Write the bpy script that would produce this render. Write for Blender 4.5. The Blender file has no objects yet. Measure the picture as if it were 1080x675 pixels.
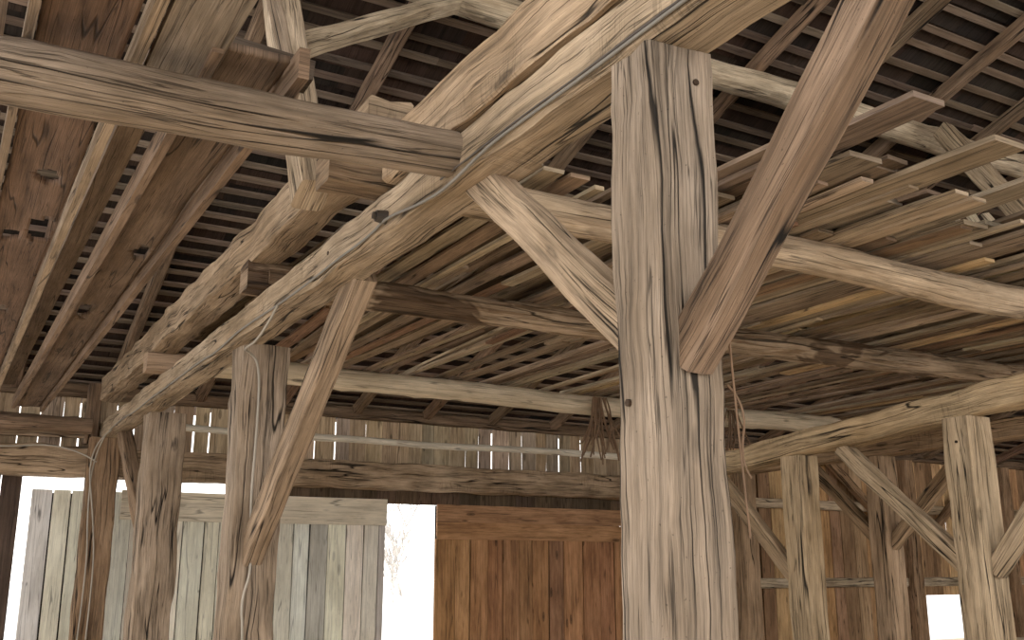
import bpy, math, random
from mathutils import Vector, noise
random.seed(7)
EYE=1.6
R=random.random
def U(a,b): return a+(b-a)*random.random()
def lin(c):
    return tuple(((x/255)/12.92 if x/255<=.04045 else ((x/255+.055)/1.055)**2.4) for x in c)

# ---------------------------------------------------------------- materials
def wood(name, crack=1.0, knots=1.0, bump=.5, contrast=1.0, rough=.85, stain=0.5, bark=0.0, adze=0.0, hewn=.5, cw=.006):
    m=bpy.data.materials.new(name); m.use_nodes=True
    nt=m.node_tree; N=nt.nodes; L=nt.links
    b=N['Principled BSDF']; b.inputs['Roughness'].default_value=rough
    b.inputs['Specular IOR Level'].default_value=.2
    uv=N.new('ShaderNodeTexCoord')
    def noi(sx,sy,detail,r=.6,dist=0,off=0):
        mp=N.new('ShaderNodeMapping'); mp.inputs['Scale'].default_value=(sx,sy,1); mp.inputs['Location'].default_value=(off,off*1.7,0)
        L.new(uv.outputs['UV'],mp.inputs['Vector'])
        n=N.new('ShaderNodeTexNoise'); n.inputs['Scale'].default_value=1
        n.inputs['Detail'].default_value=detail; n.inputs['Roughness'].default_value=r
        n.inputs['Distortion'].default_value=dist
        L.new(mp.outputs[0],n.inputs['Vector']); return n.outputs['Fac']
    def ramp(src,stops):
        r=N.new('ShaderNodeValToRGB'); e=r.color_ramp.elements
        while len(e)<len(stops): e.new(.5)
        for i,(p,v) in enumerate(stops):
            e[i].position=p; e[i].color=(v,v,v,1) if not isinstance(v,tuple) else (*v,1)
        L.new(src,r.inputs[0]); return r.outputs[0]
    def mul(a,bb,f=1.0):
        x=N.new('ShaderNodeMix'); x.data_type='RGBA'; x.blend_type='MULTIPLY'
        x.inputs[0].default_value=f
        L.new(a,x.inputs[6]); L.new(bb,x.inputs[7]); return x.outputs[2]
    def masked(maskc,c):
        mx=N.new('ShaderNodeMix'); mx.data_type='RGBA'; L.new(maskc,mx.inputs[0]); mx.inputs[6].default_value=(1,1,1,1)
        if isinstance(c,tuple): mx.inputs[7].default_value=(*c,1)
        else: L.new(c,mx.inputs[7])
        return mx.outputs[2]
    at=N.new('ShaderNodeAttribute'); at.attribute_name='col'
    streak=noi(.9,20,6,.65,.25); fine=noi(4,170,4,.6); blot=noi(1.3,3.5,4,.6); blot2=noi(.5,1.6,5,.65)
    cr=noi(.38,9,1.5,.45,.25); msk=noi(.9,5,1,.5); ck2=noi(.8,34,2,.5,.2,5); msk2=noi(1.4,7,1,.5,0,9)
    c=contrast
    col=mul(at.outputs['Color'], ramp(streak,[(.28,1-.65*c),(.5,1.0),(.72,1+.3*c)]))
    col=mul(col, ramp(fine,[(.3,1-.4*c),(.65,1.14)]))
    col=mul(col, ramp(blot,[(.3,(1-.5*stain,1-.54*stain,1-.6*stain)),(.62,(1.08,1.07,1.06))]))
    col=mul(col, ramp(blot2,[(.33,(1-.38*stain,1-.44*stain,1-.52*stain)),(.66,(1.06,1.07,1.09))]))
    def crackmask(src,w,v):
        return ramp(src,[(.5-w*1.8,1.0),(.5-w*.5,v),(.5+w*.5,v),(.5+w*1.8,1.0)])
    crk=masked(ramp(msk,[(.42,0.0),(.5,1.0)]),crackmask(cr,cw,.04))
    crk2=masked(ramp(msk2,[(.45,0.0),(.55,1.0)]),crackmask(ck2,.011,.22))
    col=mul(col,crk,crack); col=mul(col,crk2,crack*.85)
    mp=N.new('ShaderNodeMapping'); mp.inputs['Scale'].default_value=(1.3,4.2,1)
    L.new(uv.outputs['UV'],mp.inputs['Vector'])
    v=N.new('ShaderNodeTexVoronoi'); v.inputs['Scale'].default_value=1
    L.new(mp.outputs[0],v.inputs['Vector'])
    kn=ramp(v.outputs['Distance'],[(.03,.25),(.075,.55),(.09,.35),(.14,1.0)])
    col=mul(col,kn,knots)
    sp=noi(60,60,1,.5); col=mul(col,ramp(sp,[(.24,.3),(.28,1.0)]),.6)
    if adze>0:
        tk=noi(19,1.4,2,.5,.6,3); tm=noi(1.3,1.9,2,.5,0,12)
        col=mul(col,masked(ramp(tm,[(.54,0.0),(.62,1.0)]),crackmask(tk,.018,.5)),adze)
    if bark>0:
        bm=noi(.9,2.2,4,.6,.6,21)
        col=mul(col,masked(ramp(bm,[(.55,0.0),(.585,1.0)]),(.36,.32,.29)),bark)
        bk2=noi(1.4,22,3,.6,.8,31)
        col=mul(col,masked(ramp(bk2,[(.56,0.0),(.6,1.0)]),(.62,.55,.48)),bark)
    L.new(col,b.inputs['Base Color'])
    hew=noi(7,2.2,3,.5)
    def mth(op,a,bv):
        x=N.new('ShaderNodeMath'); x.operation=op
        L.new(a,x.inputs[0])
        if isinstance(bv,float): x.inputs[1].default_value=bv
        else: L.new(bv,x.inputs[1])
        return x.outputs[0]
    h=mth('ADD',mth('MULTIPLY',streak,.8),mth('MULTIPLY',fine,.3))
    h=mth('ADD',h,mth('MULTIPLY',hew,hewn)); h=mth('ADD',h,mth('MULTIPLY',crk,1.1*crack)); h=mth('ADD',h,mth('MULTIPLY',crk2,.6*crack))
    bp=N.new('ShaderNodeBump'); bp.inputs['Strength'].default_value=bump; bp.inputs['Distance'].default_value=.025
    L.new(h,bp.inputs['Height']); L.new(bp.outputs[0],b.inputs['Normal'])
    return m
def plain(name,col,rough=.8,nscale=4,var=.3,bump=.2):
    m=bpy.data.materials.new(name); m.use_nodes=True
    nt=m.node_tree; N=nt.nodes; L=nt.links; b=N['Principled BSDF']
    b.inputs['Roughness'].default_value=rough
    t=N.new('ShaderNodeTexCoord'); n=N.new('ShaderNodeTexNoise'); n.inputs['Scale'].default_value=nscale; n.inputs['Detail'].default_value=6
    L.new(t.outputs['Object'],n.inputs['Vector'])
    r=N.new('ShaderNodeValToRGB'); e=r.color_ramp.elements
    e[0].position=.3; e[0].color=(*[x*(1-var) for x in col],1); e[1].position=.7; e[1].color=(*[min(1,x*(1+var)) for x in col],1)
    L.new(n.outputs['Fac'],r.inputs[0]); L.new(r.outputs[0],b.inputs['Base Color'])
    bp=N.new('ShaderNodeBump'); bp.inputs['Strength'].default_value=bump; L.new(n.outputs['Fac'],bp.inputs['Height']); L.new(bp.outputs[0],b.inputs['Normal'])
    return m
HEWN=wood('weathered_timber',1.0,.8,.85,1.0,stain=.8,hewn=.4,cw=.0075)
ADZ=wood('adzed_timber',1.0,.8,.85,1.0,stain=.85,adze=.6,hewn=.9)
LOGM=wood('peeled_log_wood',.9,1.0,.8,.85,stain=.7,bark=.45)
CLEAN=wood('barked_off_pole_wood',.5,1.0,.6,.6,stain=.45)
BARKM=wood('barky_log_wood',.9,1.0,1.0,1.0,stain=.85,bark=1.0)
BOARD=wood('rough_sawn_board',.8,.9,.4,.95,stain=.7)
PINE=wood('knotty_pine_board',.6,1.0,.3,.9,stain=.7)
WHITE=wood('whitewashed_board',.6,.5,.25,.4,stain=.38)
ROOFM=wood('dark_roof_wood',.5,.3,.3,.7,stain=.5)  # dark brown roof wood, tone set per piece

# ---------------------------------------------------------------- mesh collector
class M:
    def __init__(s): s.v=[];s.f=[];s.uv=[];s.c=[]
    def add(s,vs,fs,uvs,col):
        o=len(s.v); s.v+=vs
        for f,u in zip(fs,uvs):
            s.f.append([i+o for i in f]); s.uv+=u; s.c+=[col]*len(f)
    def build(s,name,mat,parent=None,smooth=True,ang=38):
        me=bpy.data.meshes.new(name)
        xs=[p[0] for p in s.v]; ys=[p[1] for p in s.v]; zs=[p[2] for p in s.v]
        c=((min(xs)+max(xs))/2,(min(ys)+max(ys))/2,(min(zs)+max(zs))/2)
        me.from_pydata([(p[0]-c[0],p[1]-c[1],p[2]-c[2]) for p in s.v],[],s.f)
        ul=me.uv_layers.new(name='UVMap'); ul.data.foreach_set('uv',[x for u in s.uv for x in u])
        ca=me.color_attributes.new('col','FLOAT_COLOR','CORNER')
        ca.data.foreach_set('color',[x for c4 in s.c for x in (c4[0],c4[1],c4[2],1.0)])
        me.materials.append(mat)
        if smooth:
            me.polygons.foreach_set('use_smooth',[True]*len(me.polygons)); me.set_sharp_from_angle(angle=math.radians(ang))
        me.update()
        ob=bpy.data.objects.new(name,me); ob.location=(c[0],c[1],c[2]+EYE)
        bpy.context.scene.collection.objects.link(ob)
        if parent: ob.parent=parent
        return ob
def jit(col,a=.12,h=.04):
    k=U(1-a,1+a); return tuple(max(0,x*k*U(1-h,1+h)) for x in col)
def frame(p0,p1,up=(0,0,1)):
    d=(p1-p0); Ln=d.length; d=d/Ln; up=Vector(up)
    if abs(d.dot(up))>.98: up=Vector((0,1,0))
    s=d.cross(up).normalized(); t=s.cross(d).normalized(); return d,s,t,Ln
def sweep(m,p0,p1,ringf,n,seg,col,perim,taperc=None):
    p0=Vector(p0);p1=Vector(p1); d,s,t,Ln=frame(p0,p1,sweep.up)
    vs=[];fs=[];uvs=[]; ou=U(0,60); ov=U(0,60)
    for i in range(seg+1):
        f=i/seg; c=p0.lerp(p1,f)
        off=taperc(f) if taperc else (0,0)
        for k in range(n):
            a,b=ringf(k,f); vs.append(tuple(c+s*(a+off[0])+t*(b+off[1])))
    for i in range(seg):
        for k in range(n):
            k2=(k+1)%n
            fs.append([i*n+k,i*n+k2,(i+1)*n+k2,(i+1)*n+k])
            u0=ou+Ln*i/seg;u1=ou+Ln*(i+1)/seg; v0=ov+perim[k];v1=ov+perim[k+1]
            uvs.append([(u0,v0),(u0,v1),(u1,v1),(u1,v0)])
    for e,rev in ((0,True),(seg,False)):
        idx=[e*n+k for k in range(n)]
        us=[]
        for k in range(n):
            a,b=ringf(k,e/seg); us.append((ou+a*.8,ov+b*.8))
        if rev: idx=idx[::-1]; us=us[::-1]
        fs.append(idx[::-1]); uvs.append(us[::-1])
    fs=[f[::-1] for f in fs]; uvs=[u[::-1] for u in uvs]
    m.add(vs,fs,uvs,col)
sweep.up=(0,0,1)
def timber(m,p0,p1,w,h,col,rough=.008,step=.12,cham=.018,wane=.0,bow=(0,0),up=(0,0,1),taper=1.0):
    sweep.up=up
    x=w/2;y=h/2;c=min(cham,w*.3,h*.3)
    pts=[(-x+c,-y),(0,-y),(x-c,-y),(x,-y+c),(x,0),(x,y-c),(x-c,y),(0,y),(-x+c,y),(-x,y-c),(-x,0),(-x,-y+c)]
    per=[0]
    for i in range(12):
        a=pts[i];b=pts[(i+1)%12]; per.append(per[-1]+math.hypot(a[0]-b[0],a[1]-b[1]))
    Ln=(Vector(p1)-Vector(p0)).length; seg=max(1,int(Ln/step)); sd=U(0,100)
    def rf(k,f):
        a,b=pts[k]; q=Vector((a*6+sd,b*6,f*Ln*2.2))
        g=1+(taper-1)*f
        corner = k%3!=1
        n1=noise.noise(q)*rough; n2=noise.noise(q+Vector((31,7,3)))*rough
        n1+=noise.noise(q*3.1)*rough*.35
        w_=wane*max(0,noise.noise(Vector((k//3*9+sd,5,f*Ln*.8)))) if corner else 0
        return (a*g*(1-w_)+n1, b*g*(1-w_)+n2)
    tc=(lambda f:(bow[0]*math.sin(math.pi*f),bow[1]*math.sin(math.pi*f)))
    sweep(m,p0,p1,rf,12,seg,col,per,tc)
def log(m,p0,p1,r0,r1,col,wob=.03,lump=.09,n=18,step=.12):
    sweep.up=(0,0,1)
    Ln=(Vector(p1)-Vector(p0)).length; seg=max(2,int(Ln/step)); sd=U(0,100)
    per=[2*math.pi*(r0+r1)/2*k/n for k in range(n+1)]
    kn=[(U(0,1),U(0,6.28),U(.08,.16)) for _ in range(int(Ln*2.0))]
    def rf(k,f):
        a=-2*math.pi*k/n; r=r0+(r1-r0)*f
        r*=1+lump*noise.noise(Vector((math.cos(a)*1.6+sd,math.sin(a)*1.6,f*Ln*2.4)))+lump*.9*noise.noise(Vector((math.cos(a)*.7,sd,f*Ln*.7)))
        for (kf,ka,ks) in kn:
            dl=abs(kf-f)*Ln
            if dl<.2:
                da=abs((a-ka+math.pi)%(2*math.pi)-math.pi)
                r*=1+ks*math.exp(-(dl/.07)**2-(da/.4)**2)
        return (-r*math.cos(a),-r*math.sin(a))
    tc=lambda f:(wob*noise.noise(Vector((sd,1,f*Ln*.45)))*2,wob*noise.noise(Vector((sd,9,f*Ln*.45)))*2)
    sweep(m,p0,p1,rf,n,seg,col,per,tc)
def board(m,p0,p1,w,th,col,up=(0,0,1),step=1.2,rough=.004):
    sweep.up=up; x=w/2;y=th/2
    pts=[(-x,-y),(x,-y),(x,y),(-x,y)]; per=[0,w,w+th,2*w+th,2*w+2*th]
    Ln=(Vector(p1)-Vector(p0)).length; seg=max(1,int(Ln/step)); sd=U(0,100)
    warp=U(-.02,.02)
    def rf(k,f):
        a,b=pts[k]; n1=noise.noise(Vector((sd+k//2,f*Ln,a)))*rough*2
        return (a+n1,b+noise.noise(Vector((sd,f*Ln*.7,9)))*rough)
    sweep(m,p0,p1,rf,4,seg,col,per,lambda f:(0,warp*math.sin(math.pi*f)))
def peg(m,p,axis,r=.013,l=.02):
    a=Vector(p); d=Vector(axis)
    sweep.up=(0,0,1); n=10
    per=[2*math.pi*r*k/n for k in range(n+1)]
    sweep(m,a-d*.02,a+d*l*.5,lambda k,f:(-r*math.cos(-2*math.pi*k/n),-r*math.sin(-2*math.pi*k/n)),n,1,lin((76,60,48)),per)
def one(kind,name,mat,*a,pegs=(),**k):
    m=M(); kind(m,*a,**k)
    for p,ax in pegs: peg(m,p,ax)
    return m.build(name,mat)

# ---------------------------------------------------------------- palette
GREY=lin((160,143,126)); LOGC=lin((204,180,152)); BROWN=lin((132,108,88)); PALE=lin((208,188,160))
RUST=lin((114,90,74))
NX=(-1,0,0); NY=(0,-1,0)
# ================= main bent =================
one(timber,'hewn_post',HEWN,(2.2,2.73,-1.6),(2.2,2.73,1.87),.28,.28,GREY,rough=.026,wane=.12,up=(0,1,0),cham=.02,step=.09,
    pegs=[((2.06,2.78,.56),NX),((2.26,2.59,1.74),NY)])
one(timber,'hewn_post',HEWN,(2.36,8.55,-1.6),(2.36,8.55,1.88),.40,.36,lin((162,143,124)),rough=.03,wane=.12,up=(0,1,0))
one(timber,'hewn_post',HEWN,(2.42,12.95,-1.6),(2.42,12.95,1.88),.46,.40,lin((158,138,118)),rough=.03,wane=.12,up=(0,1,0))
one(timber,'hewn_post',HEWN,(2.12,15.75,-1.6),(2.12,15.75,1.87),.42,.3,lin((146,118,92)),rough=.02,up=(0,1,0))
one(timber,'hewn_post',HEWN,(2.2,-2.4,-1.6),(2.2,-2.4,1.87),.28,.28,GREY,rough=.02,up=(0,1,0))
one(timber,'tie_beam',ADZ,(2.2,-2.6,1.995),(2.2,16.1,1.995),.28,.25,lin((182,160,134)),rough=.024,wane=.12,
    pegs=[((2.06,6.0,2.0),NX)])
one(timber,'upper_beam',ADZ,(2.17,-2.2,2.295),(2.15,5.0,2.30),.26,.33,lin((178,152,124)),rough=.03,wane=.12)
one(timber,'upper_beam',ADZ,(2.06,5.02,2.50),(2.06,15.2,2.50),.27,.34,lin((174,150,124)),rough=.03,wane=.12)
def brace(p0,p1,w,h,col,**k): return one(timber,'knee_brace',HEWN,p0,p1,w,h,col,rough=k.pop('rough',.014),up=(1,0,0),**k)
brace((2.2,2.62,.70),(2.2,1.32,1.98),.17,.14,lin((142,118,98)),wane=.15)
brace((2.24,2.80,.74),(2.26,4.25,1.95),.19,.13,lin((184,160,134)))
brace((2.34,8.45,.10),(2.34,6.1,1.95),.22,.16,lin((162,138,114)))
brace((2.34,13.1,.3),(2.26,15.0,1.92),.22,.16,lin((148,122,98)))

# ================= log joists =================
def joist(pts,r0,r1,col,name='log_joist',sq=None,mat=None,**k):
    m=M()
    log(m,pts[0],pts[1],r0,r1,col,wob=.028,**k)
    if sq: timber(m,sq[0],sq[1],.25,.22,jit(lin((156,132,108))),rough=.02)
    return m.build(name,mat or LOGM)
joist([(2.1,5.18,2.235),(11.5,4.98,2.22)],.12,.145,LOGC,sq=((1.72,5.19,2.23),(2.5,5.17,2.23)))
joist([(2.1,7.62,2.235),(14.0,6.9,2.22)],.125,.135,lin((182,158,132)),sq=((1.93,7.62,2.23),(2.5,7.6,2.23)),mat=BARKM,lump=.14)
joist([(2.1,11.45,2.235),(12.5,11.3,2.20)],.125,.145,lin((218,200,172)),sq=((1.88,11.45,2.23),(2.5,11.44,2.23)),mat=CLEAN)
m=M(); log(m,(-1.6,4.2,1.90),(2.07,4.2,2.01),.145,.12,lin((158,140,122)),wob=.03); m.build('log_tie',HEWN)
joist([(-2.2,15.6,2.0),(1.9,15.6,2.02)],.12,.12,BROWN,name='log_tie')

# ================= left overhead planks =================
def holed_plank(name,x0,x1,y0,y1,z,col,holes,th=.035):
    c=.025; nx=int((x1-x0)/c); ny=int((y1-y0)/c); vs=[];fs=[];uvs=[]
    for j in range(ny+1):
        for i in range(nx+1):
            vs.append((x0+i*c+ .01*noise.noise(Vector((i*.1,j*.03,x0))),y0+j*c,z+.015*noise.noise(Vector((i*.15,j*.02,x0)))))
    for j in range(ny):
        for i in range(nx):
            x=x0+(i+.5)*c;y=y0+(j+.5)*c; k=False
            for hx,hy,r,ry in holes:
                dd=math.hypot((x-hx)/r,(y-hy)/ry)+.55*noise.noise(Vector((x*14,y*9,0)))
                if dd<1: k=True
            if k: continue
            a=j*(nx+1)+i
            fs.append([a,a+nx+1,a+nx+2,a+1]); uvs.append([(vs[q][1],vs[q][0]+x0*7) for q in (a,a+nx+1,a+nx+2,a+1)])
    m=M(); m.add(vs,fs,uvs,col); ob=m.build(name,BOARD)
    s=ob.modifiers.new('Solidify','SOLIDIFY'); s.thickness=th; s.offset=0
    return ob
holed_plank('rotted_plank',.15,.52,1.2,15.4,2.21,RUST,[(.36,6.0,.07,.12),(.42,7.05,.09,.28),(.25,7.3,.05,.15),(.3,9.5,.08,.2),(.22,5.0,.03,.06)])
holed_plank('rotted_plank',.87,1.18,4.05,15.4,2.23,lin((116,96,80)),[(1.1,7.3,.05,.2),(.97,9.3,.06,.3)])
m=M()
board(m,(.55,1.2,2.20),(.55,15.4,2.20),.05,.12,lin((166,144,120)))
board(m,(.12,1.2,2.21),(.12,15.4,2.21),.04,.12,lin((150,130,110)))
board(m,(-.12,2.0,2.22),(-.12,15.4,2.22),.30,.05,lin((128,108,92)))
board(m,(.84,4.0,2.22),(.84,15.4,2.24),.05,.14,lin((136,112,92)))
board(m,(1.22,4.0,2.2),(1.2,15.4,2.22),.05,.15,lin((132,108,88)))
board(m,(.70,4.5,2.33),(.70,14.5,2.38),.14,.05,lin((112,94,78)))
board(m,(.74,1.0,2.2),(.74,4.5,2.2),.28,.05,lin((148,134,120)))
board(m,(.84,4.32,2.34),(1.34,4.30,2.30),.16,.10,lin((92,80,70)))
m.build('loft_planks',BOARD)

# ================= loft floor of loose boards (right) =================
m=M(); x=2.42
def bc():
    r=R()
    if r<.06: return jit(lin((198,168,128)),.15)
    if r<.42: return jit(lin((182,162,138)),.2)
    if r<.52: return jit(lin((148,116,90)),.2)
    return jit(lin((144,123,102)),.35)
while x<14:
    w=U(.07,.17); skew=U(-.2,.2)
    ys=U(4.75,5.05) if x<4.3 else U(3.9,4.9)
    br=U(7,9.5)
    z=2.365+U(0,.07)
    board(m,(x+w/2,ys,z),(x+w/2+skew*.4,br,z+U(-.01,.06)),w,.028,bc())
    board(m,(x+w/2+U(-.03,.03),br-U(.1,.5),z+.03),(x+w/2+skew,U(11.7,12.4),z+U(0,.03)),w*U(.7,1),.028,bc())
    x+=w+U(.01,.11)
x=2.5
while x<13.5:
    w=U(.14,.3); sk=U(-.5,.5); ys=U(5.0,6.5) if x<4.4 else U(3.8,5.2)
    board(m,(x+w/2,ys,2.49+U(0,.04)),(x+w/2+sk,ys+U(4,6.5),2.50+U(0,.05)),w,.03,jit(lin((106,88,72)),.3))  # upper layer coloured darker to paint shade into the gaps below
    x+=w+U(0,.12)
m.build('loft_floor_boards',BOARD)
m=M()
x=4.45; i=0
while x<11:
    w=U(.22,.36); ys=3.15+.10*(x-4.3)+(U(0,.2) if i%3==0 else U(.6,1.1))
    z=2.43+(.05 if i%2==0 else 0)+U(-.008,.01)
    board(m,(x,ys,z),(x+U(-.08,.08),ys+U(3.6,5),z+U(.0,.03)),w,.035,jit(lin(random.choice([(150,131,112),(120,104,90),(138,120,102),(156,140,121)])),.18))
    if R()<.2: board(m,(x+U(-.1,.1),ys+U(.2,.6),z+.06),(x+U(-.3,.3),ys+U(3,5),z+.08),U(.14,.24),.03,jit(lin((140,122,104)),.2))
    x+=w*U(.85,1.15); i+=1
m.build('board_pile',BOARD)
m=M()
for i in range(4):
    xx=9.9+i*.5
    board(m,(xx,6.4,2.6),(xx+U(-.5,.5),7.3,4.3),.14,.03,jit(PALE),up=(0,1,0))
m.build('leaning_slats',BOARD)

# ================= purlin, struts, rafters, roof =================
def roofz(y): return 2.75+.33*(16.3-y) if y>0 else roofz(.0001)+.33*y
one(log,'roof_purlin',LOGM,(-3.5,7.6,5.2),(26,7.6,5.42),.15,.17,PALE)
one(timber,'canted_strut',HEWN,(1.78,5.55,2.2),(1.78,7.2,5.35),.24,.2,lin((196,174,148)),rough=.018,up=(1,0,0),wane=.1)
one(timber,'canted_strut',HEWN,(10.2,5.55,2.6),(10.2,7.2,5.2),.22,.2,lin((186,162,132)),rough=.018,up=(1,0,0))
brace((1.85,6.25,3.55),(3.7,7.55,5.15),.16,.14,PALE)
brace((1.45,4.9,2.5),(1.35,6.4,5.2),.12,.05,lin((150,130,110)))
for i in range(-2,19):
    xx=.88+1.33*i
    m=M(); c=jit(lin((140,114,92)),.15)
    timber(m,(xx,16.7,roofz(16.7)-.1),(xx,.0,roofz(0)-.1),.14,.17,c,rough=.01,step=.4)
    timber(m,(xx,0,roofz(0)-.1),(xx,-6,roofz(-6)-.1),.14,.17,c,rough=.01,step=.5)
    m.build('rafter',HEWN)
m=M()
y=16.8
while y>-6:
    xa=-4
    while xa<26.5:
        xb=min(26.6,xa+U(3,6)); dz=U(-.012,.012)
        board(m,(xa,y,roofz(y)-.01+dz),(xb,y+U(-.03,.03),roofz(y)-.01+dz),.08,.03,jit(lin((112,95,80)),.4),step=3,up=(0,.31,.95))
        xa=xb
    y-=U(.22,.29)
m.build('roof_battens',ROOFM)
m=M()
y=17.0
while y>-6.2:
    y2=y-.3
    za=roofz(y)+.03; zb=roofz(y2)+.07
    x=-4.3
    while x<27:
        x2=min(27,x+U(.35,.7)); d=U(0,.012)
        p=[(x,y,za+d),(x,y2,zb+d),(x2,y2,zb+d),(x2,y,za+d)]
        o=U(0,40)
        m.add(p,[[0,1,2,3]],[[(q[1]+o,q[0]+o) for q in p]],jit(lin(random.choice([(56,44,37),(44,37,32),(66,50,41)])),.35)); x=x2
    y=y2
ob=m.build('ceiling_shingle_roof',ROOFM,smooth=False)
m=M()
for (ya,yb) in ((17.2,0.0),(0.0,-6.4)):
    p=[(-4.5,ya,roofz(ya)+.13),(-4.5,yb,roofz(yb)+.13),(27.2,yb,roofz(yb)+.13),(27.2,ya,roofz(ya)+.13)]
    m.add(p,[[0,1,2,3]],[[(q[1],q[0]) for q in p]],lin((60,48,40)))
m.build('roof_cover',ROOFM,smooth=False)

# ================= back wall =================
YW=16.3
def vboards(m,x0,x1,z0,z1,wr,gap,cols,y=YW,var=.2,yj=.012):
    x=x0
    while x<x1-.04:
        w=min(U(*wr),x1-x)
        board(m,(x+w/2,y+U(-yj,yj),z0),(x+w/2+U(-.012,.012),y,z1),w,.03,jit(lin(random.choice(cols)),var),up=(0,1,0),step=1.5)
        x+=w+(U(*gap) if x+w<x1-.05 else 0)
def gap_shade_sheet(m,x0,x1,z0,z1,y=YW+.05,c=(38,30,25)):  # added dark sheet behind the boards, blocks daylight so the gaps stay dark
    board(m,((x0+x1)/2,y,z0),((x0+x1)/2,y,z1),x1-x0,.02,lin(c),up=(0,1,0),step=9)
TANS=[(178,154,126),(192,168,138),(160,136,110),(178,158,136)]
OR=[(204,160,116),(188,142,98),(214,172,126),(170,136,104),(150,116,86)]
m=M()
vboards(m,-4,12,1.55,2.72,(.22,.34),(0,.032),TANS)
vboards(m,-4,1.12,-1.6,1.5,(.25,.35),(0,.02),[(84,70,60),(100,84,72)])
vboards(m,11.8,20.5,-1.6,2.72,(.26,.4),(0.008,.025),OR,var=.2)
vboards(m,20.5,21.9,-.59,2.72,(.26,.4),(0,.02),OR,var=.2)
vboards(m,21.9,26.5,-1.6,2.72,(.26,.4),(0,.04),OR,var=.2)
gap_shade_sheet(m,11.9,20.4,-1.6,2.7)
vboards(m,4.2,12,1.1,1.7,(.3,.5),(0,.0),[(96,78,62),(84,70,56)],y=YW-.02)
m.build('wall_back',PINE)
m=M()
vboards(m,1.27,6.82,-1.55,1.14,(.2,.32),(.014,.032),[(232,228,217),(214,211,202),(236,229,214),(200,196,186),(222,215,200)],y=YW+.0,var=.1,yj=.02)
board(m,(2.5,YW-.06,.95),(6.82,YW-.06,.95),.04,.44,lin((216,204,182)))
gap_shade_sheet(m,1.3,6.8,-1.55,1.1,y=YW+.06)
m.build('barn_door',WHITE)
m=M()
vboards(m,7.78,11.85,-1.55,.52,(.26,.44),(.01,.022),[(176,128,90),(190,140,96),(160,116,82),(146,108,80)],y=YW,yj=.02,var=.2)
board(m,(7.78,YW-.05,.97),(11.85,YW-.05,.97),.04,.3,lin((170,128,94)))
board(m,(7.78,YW-.05,.66),(11.85,YW-.05,.66),.04,.3,lin((180,134,94)))
gap_shade_sheet(m,7.8,11.8,-1.55,1.1,y=YW+.06)
m.build('barn_door',PINE)
one(timber,'wall_plate_beam',ADZ,(-4,16.05,1.52),(12.3,16.05,1.55),.28,.45,lin((180,154,126)),rough=.035,wane=.2)
one(timber,'wall_plate_beam',ADZ,(-4,16.02,1.98),(1.9,16.02,1.98),.2,.2,lin((156,132,108)),rough=.02)
one(timber,'eave_plate',HEWN,(-4,16.3,2.62),(26.5,16.3,2.62),.22,.2,lin((120,98,78)),rough=.02)
one(log,'hanging_pole',CLEAN,(2.5,14.5,1.93),(12.5,14.5,1.93),.05,.055,lin((222,212,194)),wob=.03)
m=M()
for z,c in ((1.38,(194,172,144)),(-.28,(198,180,154))):
    timber(m,(12,16.18,z),(26,16.18,z),.12,.2,lin(c),rough=.01)
m.build('wall_girt',HEWN)
for xx in (12.2,16.6,19.9,23.5): one(timber,'wall_stud',HEWN,(xx,16.05,-1.6),(xx,16.05,2.5),.3,.26,lin((172,140,110)),rough=.02,up=(0,1,0))
m=M()
for a,b in ((17.2,19.2),(22.7,20.7),(13.0,15.0)):
    timber(m,(a,16.05,2.5),(b,16.05,.9),.18,.16,lin((156,124,94)),rough=.01,up=(0,1,0))
m.build('wall_brace',HEWN)
m=M()
vboards(m,12.9,14.2,-1.0,-.45,(.2,.3),(0,.01),[(170,150,124),(150,130,108)],y=16.0)
board(m,(12.9,15.95,-.72),(14.2,15.95,-.72),.04,.1,lin((120,100,80)))
m.build('wall_shutter',BOARD)
one(timber,'queen_post',HEWN,(1.95,16.0,1.8),(1.95,16.0,2.7),.2,.2,BROWN,up=(0,1,0))
m=M()
y=-6
while y<16.2:
    w=U(.25,.38); board(m,(26.6,y+w/2,-1.6),(26.6,y+w/2,roofz(y)-.05),w,.03,jit(lin(random.choice(OR)),.2),up=(1,0,0),step=3); y+=w+U(0,.02)
m.build('wall_right',PINE)

# ================= right-hand frame =================
one(timber,'girder_beam',ADZ,(8,10.2,1.10),(8,3.6,1.60),.26,.25,lin((196,170,134)),rough=.03,wane=.15)
one(timber,'hewn_post',HEWN,(8,5.75,-1.6),(8,5.75,1.32),.32,.30,lin((190,167,137)),rough=.018,up=(0,1,0),pegs=[((7.84,5.75,1.1),NX)])
one(timber,'hewn_post',HEWN,(8,7.8,-1.6),(8,7.8,1.17),.29,.27,lin((186,162,130)),rough=.018,up=(0,1,0))
one(timber,'hewn_post',HEWN,(8,9.95,-1.6),(8,9.95,1.0),.28,.27,lin((174,148,116)),rough=.015,up=(0,1,0))
one(timber,'hewn_post',HEWN,(10.5,8.85,-1.6),(10.5,8.85,1.4),.3,.28,lin((170,142,114)),rough=.015,up=(0,1,0))
one(timber,'girder_beam',ADZ,(10.5,11.6,1.5),(10.5,5.2,1.55),.24,.24,lin((166,138,108)),rough=.02)
one(timber,'hewn_post',HEWN,(10.5,11.4,-1.6),(10.5,11.4,1.4),.28,.26,lin((158,130,102)),rough=.015,up=(0,1,0))
brace((8,5.88,.02),(8,7.2,1.2),.17,.13,lin((190,167,138)))
brace((8,5.62,-.02),(8,4.4,1.45),.17,.13,lin((190,167,138)))
brace((8,7.92,-.1),(8,9.1,1.08),.17,.13,lin((170,145,116)))
brace((10.5,8.95,.35),(10.5,10.1,1.45),.17,.13,lin((158,130,100)))
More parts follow.
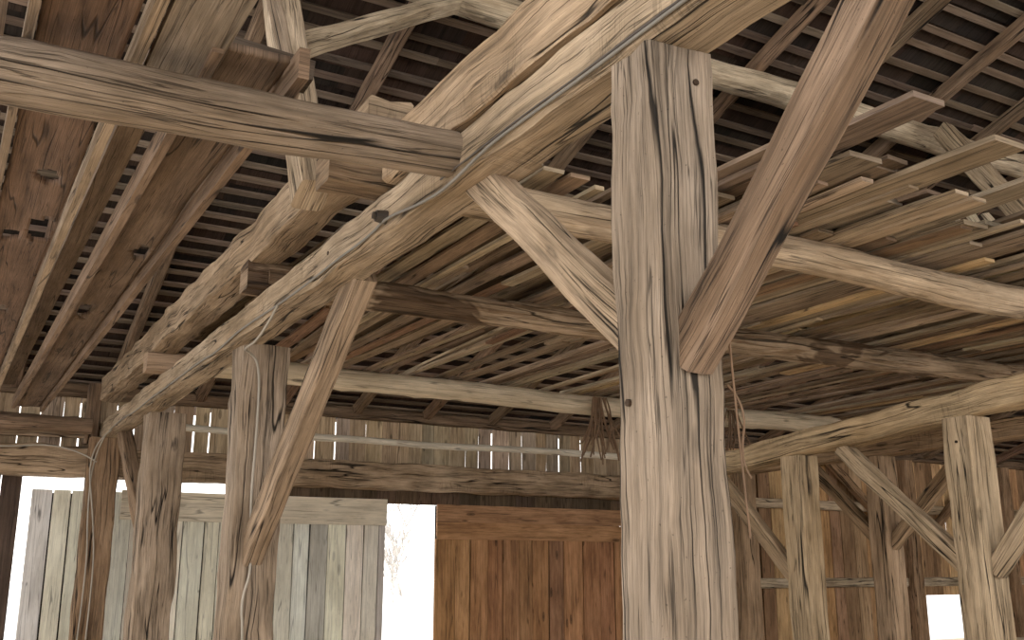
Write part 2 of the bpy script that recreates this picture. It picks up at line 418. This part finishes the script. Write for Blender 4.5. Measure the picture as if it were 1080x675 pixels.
brace((10.5,8.75,.3),(10.5,7.5,1.45),.17,.13,lin((164,136,106)))

# ================= wires =================
RUB=plain('grey_cable',lin((112,106,98)),.6,var=.15); PORC=plain('dark_porcelain',lin((50,44,40)),.3)
PLW=plain('pale_cable',lin((150,140,126)),.6,var=.15)
DKW=plain('dark_cable',lin((70,62,56)),.6,var=.15)
def wire(name,ptss,r,mat):
    cu=bpy.data.curves.new(name,'CURVE'); cu.dimensions='3D'; cu.bevel_depth=r; cu.bevel_resolution=2
    for pts in ptss:
        sp=cu.splines.new('NURBS'); sp.points.add(len(pts)-1); sp.use_endpoint_u=True; sp.order_u=3
        for q,p in zip(sp.points,pts): q.co=(p[0],p[1],p[2]+EYE,1)
    cu.materials.append(mat); ob=bpy.data.objects.new(name,cu); bpy.context.scene.collection.objects.link(ob); return ob
w1=[(2.045,y,1.90+.015*noise.noise(Vector((y*.9,0,0)))) for y in [i*.4+1 for i in range(8)]]+[(2.04,4.2,1.84),(2.04,4.55,1.86),(2.04,5.0,1.93)]
w1+=[(2.04,5.2+i*.6,1.89+.05*noise.noise(Vector((i*.9,3,0)))) for i in range(17)]
w2=[(2.045,y+.1,1.918+.012*noise.noise(Vector((y*1.3,5,0)))) for y in [i*.4+1 for i in range(9)]]
wire('electric_cable',[w1],.008,RUB)
wire('electric_cable',[
 [(2.035,7.0,1.88),(2.03,7.4,1.70),(2.06,8.0,1.74),(2.2,8.34,1.80),(2.30,8.345,1.7),(2.31,8.345,1.2),(2.29,8.345,.5),(2.34,8.345,.0),(2.26,8.34,-.25),(2.3,8.345,-.5),(2.32,8.345,-1.6)],
 [(2.03,15.0,1.85),(1.95,15.5,1.6),(1.95,15.56,.8),(2.03,15.56,.0),(1.96,15.56,-1.5)],
 [(2.03,14.6,1.85),(1.85,15.5,1.7),(2.06,15.56,.6),(2.12,15.56,-.2),(2.08,15.56,-1.5)],
 [(-1.0,15.85,1.75),(.6,15.82,1.64),(1.6,15.7,1.78),(2.0,15.5,1.5)]],.010,PLW)
wire('dark_cable',[w2],.005,DKW)
def cyl(name,p,r,h,mat):
    import bmesh
    bm=bmesh.new(); bmesh.ops.create_cone(bm,cap_ends=True,segments=20,radius1=r,radius2=r*.8,depth=h)
    bmesh.ops.create_cone(bm,cap_ends=True,segments=20,radius1=r*.5,radius2=r*.5,depth=h*1.6)
    me=bpy.data.meshes.new(name); bm.to_mesh(me); bm.free(); me.materials.append(mat)
    ob=bpy.data.objects.new(name,me); ob.location=(p[0],p[1],p[2]+EYE)
    ob.rotation_euler=(0,-math.pi/2,0)
    bpy.context.scene.collection.objects.link(ob)
cyl('cable_insulator',(2.03,5.05,1.95),.042,.06,PORC)
STR=plain('old_twine',lin((110,84,62)),.9)
def tuft(c,n,l):
    out=[]
    for i in range(n):
        x,y,z=c; a=U(-.25,.25)
        out.append([(x+a*.5,y-.15+U(-.03,.03),z+.12),(x+a,y-.22+U(-.08,.08),z-l*U(.2,.5)),(x+a+U(-.25,.25),y-.2+U(-.1,.1),z-l*U(.6,1))])
    wire('hanging_twine',out,.011,STR)
tuft((7.75,11.3,2.16),22,.8)
tuft((10.1,11.25,2.16),12,.7)
wire('tied_rope',[[(2.35,2.58,.8),(2.36,2.57,.45),(2.38,2.56,.1)],[(2.35,2.60,.62),(2.39,2.55,.55),(2.36,2.57,.35),(2.4,2.56,.3)]],.004,STR)

# ================= floor & outside =================
def quad(name,x0,x1,y0,y1,z,mat,th=.1):
    vs=[(x0,y0,z),(x1,y0,z),(x1,y1,z),(x0,y1,z),(x0,y0,z-th),(x1,y0,z-th),(x1,y1,z-th),(x0,y1,z-th)]
    fs=[(0,1,2,3),(7,6,5,4),(0,4,5,1),(1,5,6,2),(2,6,7,3),(3,7,4,0)]
    me=bpy.data.meshes.new(name); me.from_pydata(vs,[],fs); me.materials.append(mat)
    ob=bpy.data.objects.new(name,me); ob.location=(0,0,EYE); bpy.context.scene.collection.objects.link(ob)
quad('floor',-4.5,27,-6.5,16.5,-1.6,plain('pale_bounce_floor',lin((218,198,168)),.95,2,.12))  # floor colour made pale to bounce light up into the barn
quad('ground_snow',-80,90,-80,120,-1.72,plain('snow',lin((235,238,242)),.9,1,.04))
BR=plain('overexposed_bark',lin((200,194,188)),.9)  # overexposure outdoors painted in as a pale bark colour
sp=[]
def branch(p,d,l,k):
    q=p+d*l; mid=(p+q)/2+Vector((U(-.05,.05),U(-.05,.05),0)); sp.append([tuple(p),tuple(mid),tuple(q)])
    if k>0:
        for _ in range(3):
            nd=(d+Vector((U(-.8,.8),U(-.8,.8),U(-.2,.6)))).normalized(); branch(p.lerp(q,U(.4,1)),nd,l*U(.6,.85),k-1)
for bx in (9.6,11.2,10.3): branch(Vector((bx,23+U(-1,1),-1.75)),Vector((U(-.2,.2),0,1)).normalized(),1.5,4)
wire('bare_shrub',sp,.012,BR)

# ================= light =================
w=bpy.data.worlds.new('overcast'); bpy.context.scene.world=w; w.use_nodes=True
bg=w.node_tree.nodes['Background']; bg.inputs[0].default_value=(1,.965,.91,1); bg.inputs[1].default_value=3.05
sc=bpy.context.scene; sc.view_settings.view_transform='Standard'; sc.view_settings.look='None'; sc.view_settings.exposure=0; sc.view_settings.gamma=1.13
cam=bpy.data.cameras.new('camera'); cam.sensor_width=36; cam.lens=35.2; cam.clip_start=.05; cam.clip_end=500
co=bpy.data.objects.new('camera',cam); co.location=(0,0,EYE); co.rotation_euler=(math.radians(103.99),0,math.radians(-29.8))
sc.collection.objects.link(co); sc.camera=co
